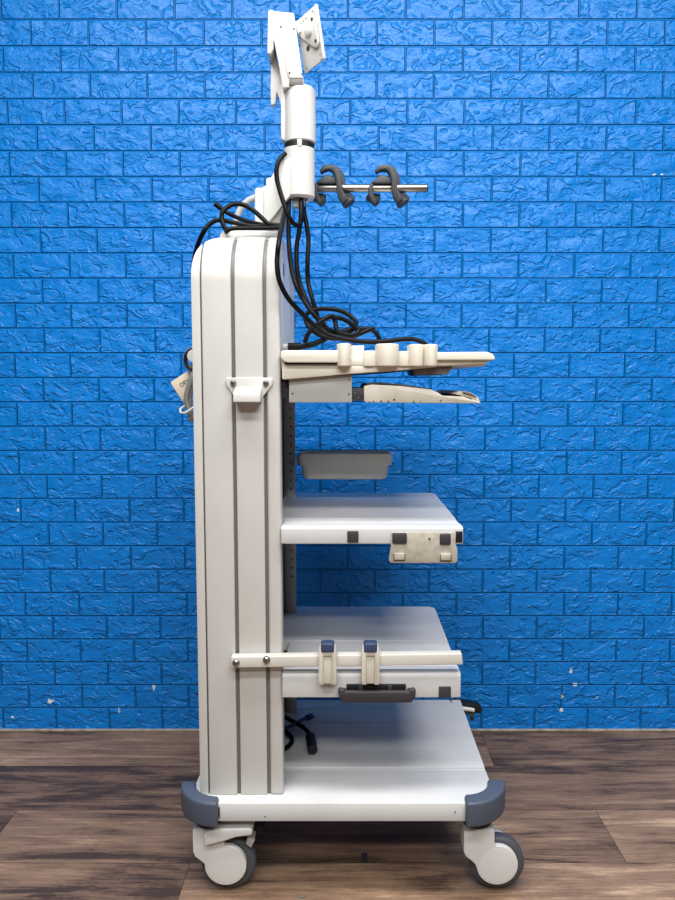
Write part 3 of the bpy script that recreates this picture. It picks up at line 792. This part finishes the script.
# ------------------------------------------------------------------ gear hung on the column's back
YW = 1.56
xb_ = L0
rem = thing('cable_reel', (L0, YW, AZ(356, YW)), 'white round knob with wound grey cord on the back of the column', 'cord holder')
m = MB(); c = at(195.5, 356.5, YW)
m.lathe([(0, .014), (.012, .013), (.0135, .010), (.0135, -.02), (0, -.02)], (c.x, YW - .01, c.z), 'plastic', 'y', 28)
m.box(c.x, L0 + .004, YW - .008, YW + .01, c.z - .006, c.z + .006, 'plastic', .001); m.build('knob', rem)
m = MB()
for k, (r_, dy) in enumerate(((.0215, 0), (.0235, .006), (.022, .012), (.0245, .017))):
    pts = [Vector((c.x - .001 + r_ * math.cos(a), YW + dy, c.z - .006 + r_ * 1.05 * math.sin(a))) for a in [2 * PI * i / 20 for i in range(21)]]
    m.tube(pts, .003, 'cableg' if k % 2 else 'black', 8, 2)
m.build('wound_cord', rem)
m = MB(); m.tube([at(190, 366, YW + .01), at(192.5, 373, YW + .005), at(190.5, 382, YW), at(187.5, 392, YW), at(186.5, 401, YW), at(188.5, 408, YW), at(190.5, 415, YW)], .0062, 'cableg', 12, 6)
m.tube([at(193, 364, YW + .01), at(194, 374, YW + .005), at(192.5, 385, YW + .004), at(190, 395, YW + .004), at(189.5, 408, YW + .004)], .005, 'cableg', 12, 6)
hc = m.build('cord'); tag(hc, 'thick grey cord hanging down behind the column beside the beige tag box', 'cable')
m = MB(); m.tube([at(194, 407, YW - .012), at(189, 410.5, YW - .014), at(184, 413, YW - .014), at(180.5, 412, YW - .004), at(181, 408.5, YW + .008), at(185, 406, YW + .018), at(190, 404, YW + .022), at(195, 404, YW + .01)], .0026, 'plastic', 8, 6)
m.build('tie_ring', hc)
m = MB(); p = at(191, 418, YW); m.box(p.x - .005, p.x + .006, YW - .005, YW + .006, AZ(422, YW), AZ(413.5, YW), 'slot', .001); m.build('plug', hc)
# beige box turned on its corner
bxp = thing('adapter_box', at(181, 386, YW + .03), 'small beige box with dark lettering, hung askew behind the column', 'adapter')
q = [(170, 382.5), (187.5, 371), (195, 387), (183, 402.5)]
m = MB(); m.prism(pz(q, YW + .02), YW + .02, YW + .045, 'card', 'y', .002); cb = m.build('case', bxp)
cu = bpy.data.curves.new('lettering', 'FONT'); cu.body = 'OEV'; cu.size = .0115; cu.extrude = .0002; cu.align_x = 'CENTER'; cu.align_y = 'CENTER'
to = bpy.data.objects.new('lettering_curve', cu); col.objects.link(to); bpy.context.view_layer.update()
tme = bpy.data.meshes.new_from_object(to.evaluated_get(bpy.context.evaluated_depsgraph_get())); bpy.data.objects.remove(to)
tme.materials.clear(); tme.materials.append(M['ink']); tme.name = 'lettering'
lt = bpy.data.objects.new('lettering', tme); col.objects.link(lt)
pt = at(184.3, 383.0, YW + .0195)
lt.parent = bxp
bpy.context.view_layer.update()
lt.matrix_world = Matrix.Translation(pt) @ Matrix.Rotation(math.radians(33), 4, Vector((0, -1, 0))) @ Matrix.Rotation(PI / 2, 4, 'X')

# ------------------------------------------------------------------ bits on the floor
p = on(364.5, 858.5, 0); m = MB()
y0, y1 = YF(863, 0), YF(853.5, 0)
m.box(p.x - .0068, p.x + .0068, y0, y1, .0003, .0025, 'capd', .0006); tag(m.build('rubber_patch'), 'small black square patch on the floor under the trolley', 'patch')
p = on(302.5, 896.5, 0); m = MB()
m.prism([(p.x - .006, p.y - .004), (p.x + .004, p.y - .007), (p.x + .006, p.y + .003), (p.x - .003, p.y + .006)], .0003, .002, 'slot', 'z', .0004); tag(m.build('floor_chip'), 'tiny grey chip lying on the floor in front of the trolley', 'debris')

# ------------------------------------------------------------------ light
w = bpy.data.worlds.new('world'); scn.world = w; w.use_nodes = True
w.node_tree.nodes['Background'].inputs[0].default_value = (.95, .97, 1, 1)
w.node_tree.nodes['Background'].inputs[1].default_value = .07
def area(name, loc, sx, sy, power, rot=(0, 0, 0)):
    l = bpy.data.lights.new(name, 'AREA'); l.shape = 'RECTANGLE'; l.size = sx; l.size_y = sy; l.energy = power
    l.color = (1, .995, .985)
    o = bpy.data.objects.new(name, l); col.objects.link(o); o.location = loc; o.rotation_euler = rot
    return o
area('ceiling_light', (.1, .85, 2.9), 2.6, .3, 62)
area('ceiling_light', (.1, -.3, 2.9), 2.6, .3, 62)
area('ceiling_light', (.1, -1.6, 2.9), 2.6, .3, 74)
vs = scn.view_settings
scn.display_settings.display_device = 'sRGB'
vs.view_transform = 'Standard'; vs.look = 'None'; vs.gamma = 1; vs.exposure = .22; vs.use_curve_mapping = False
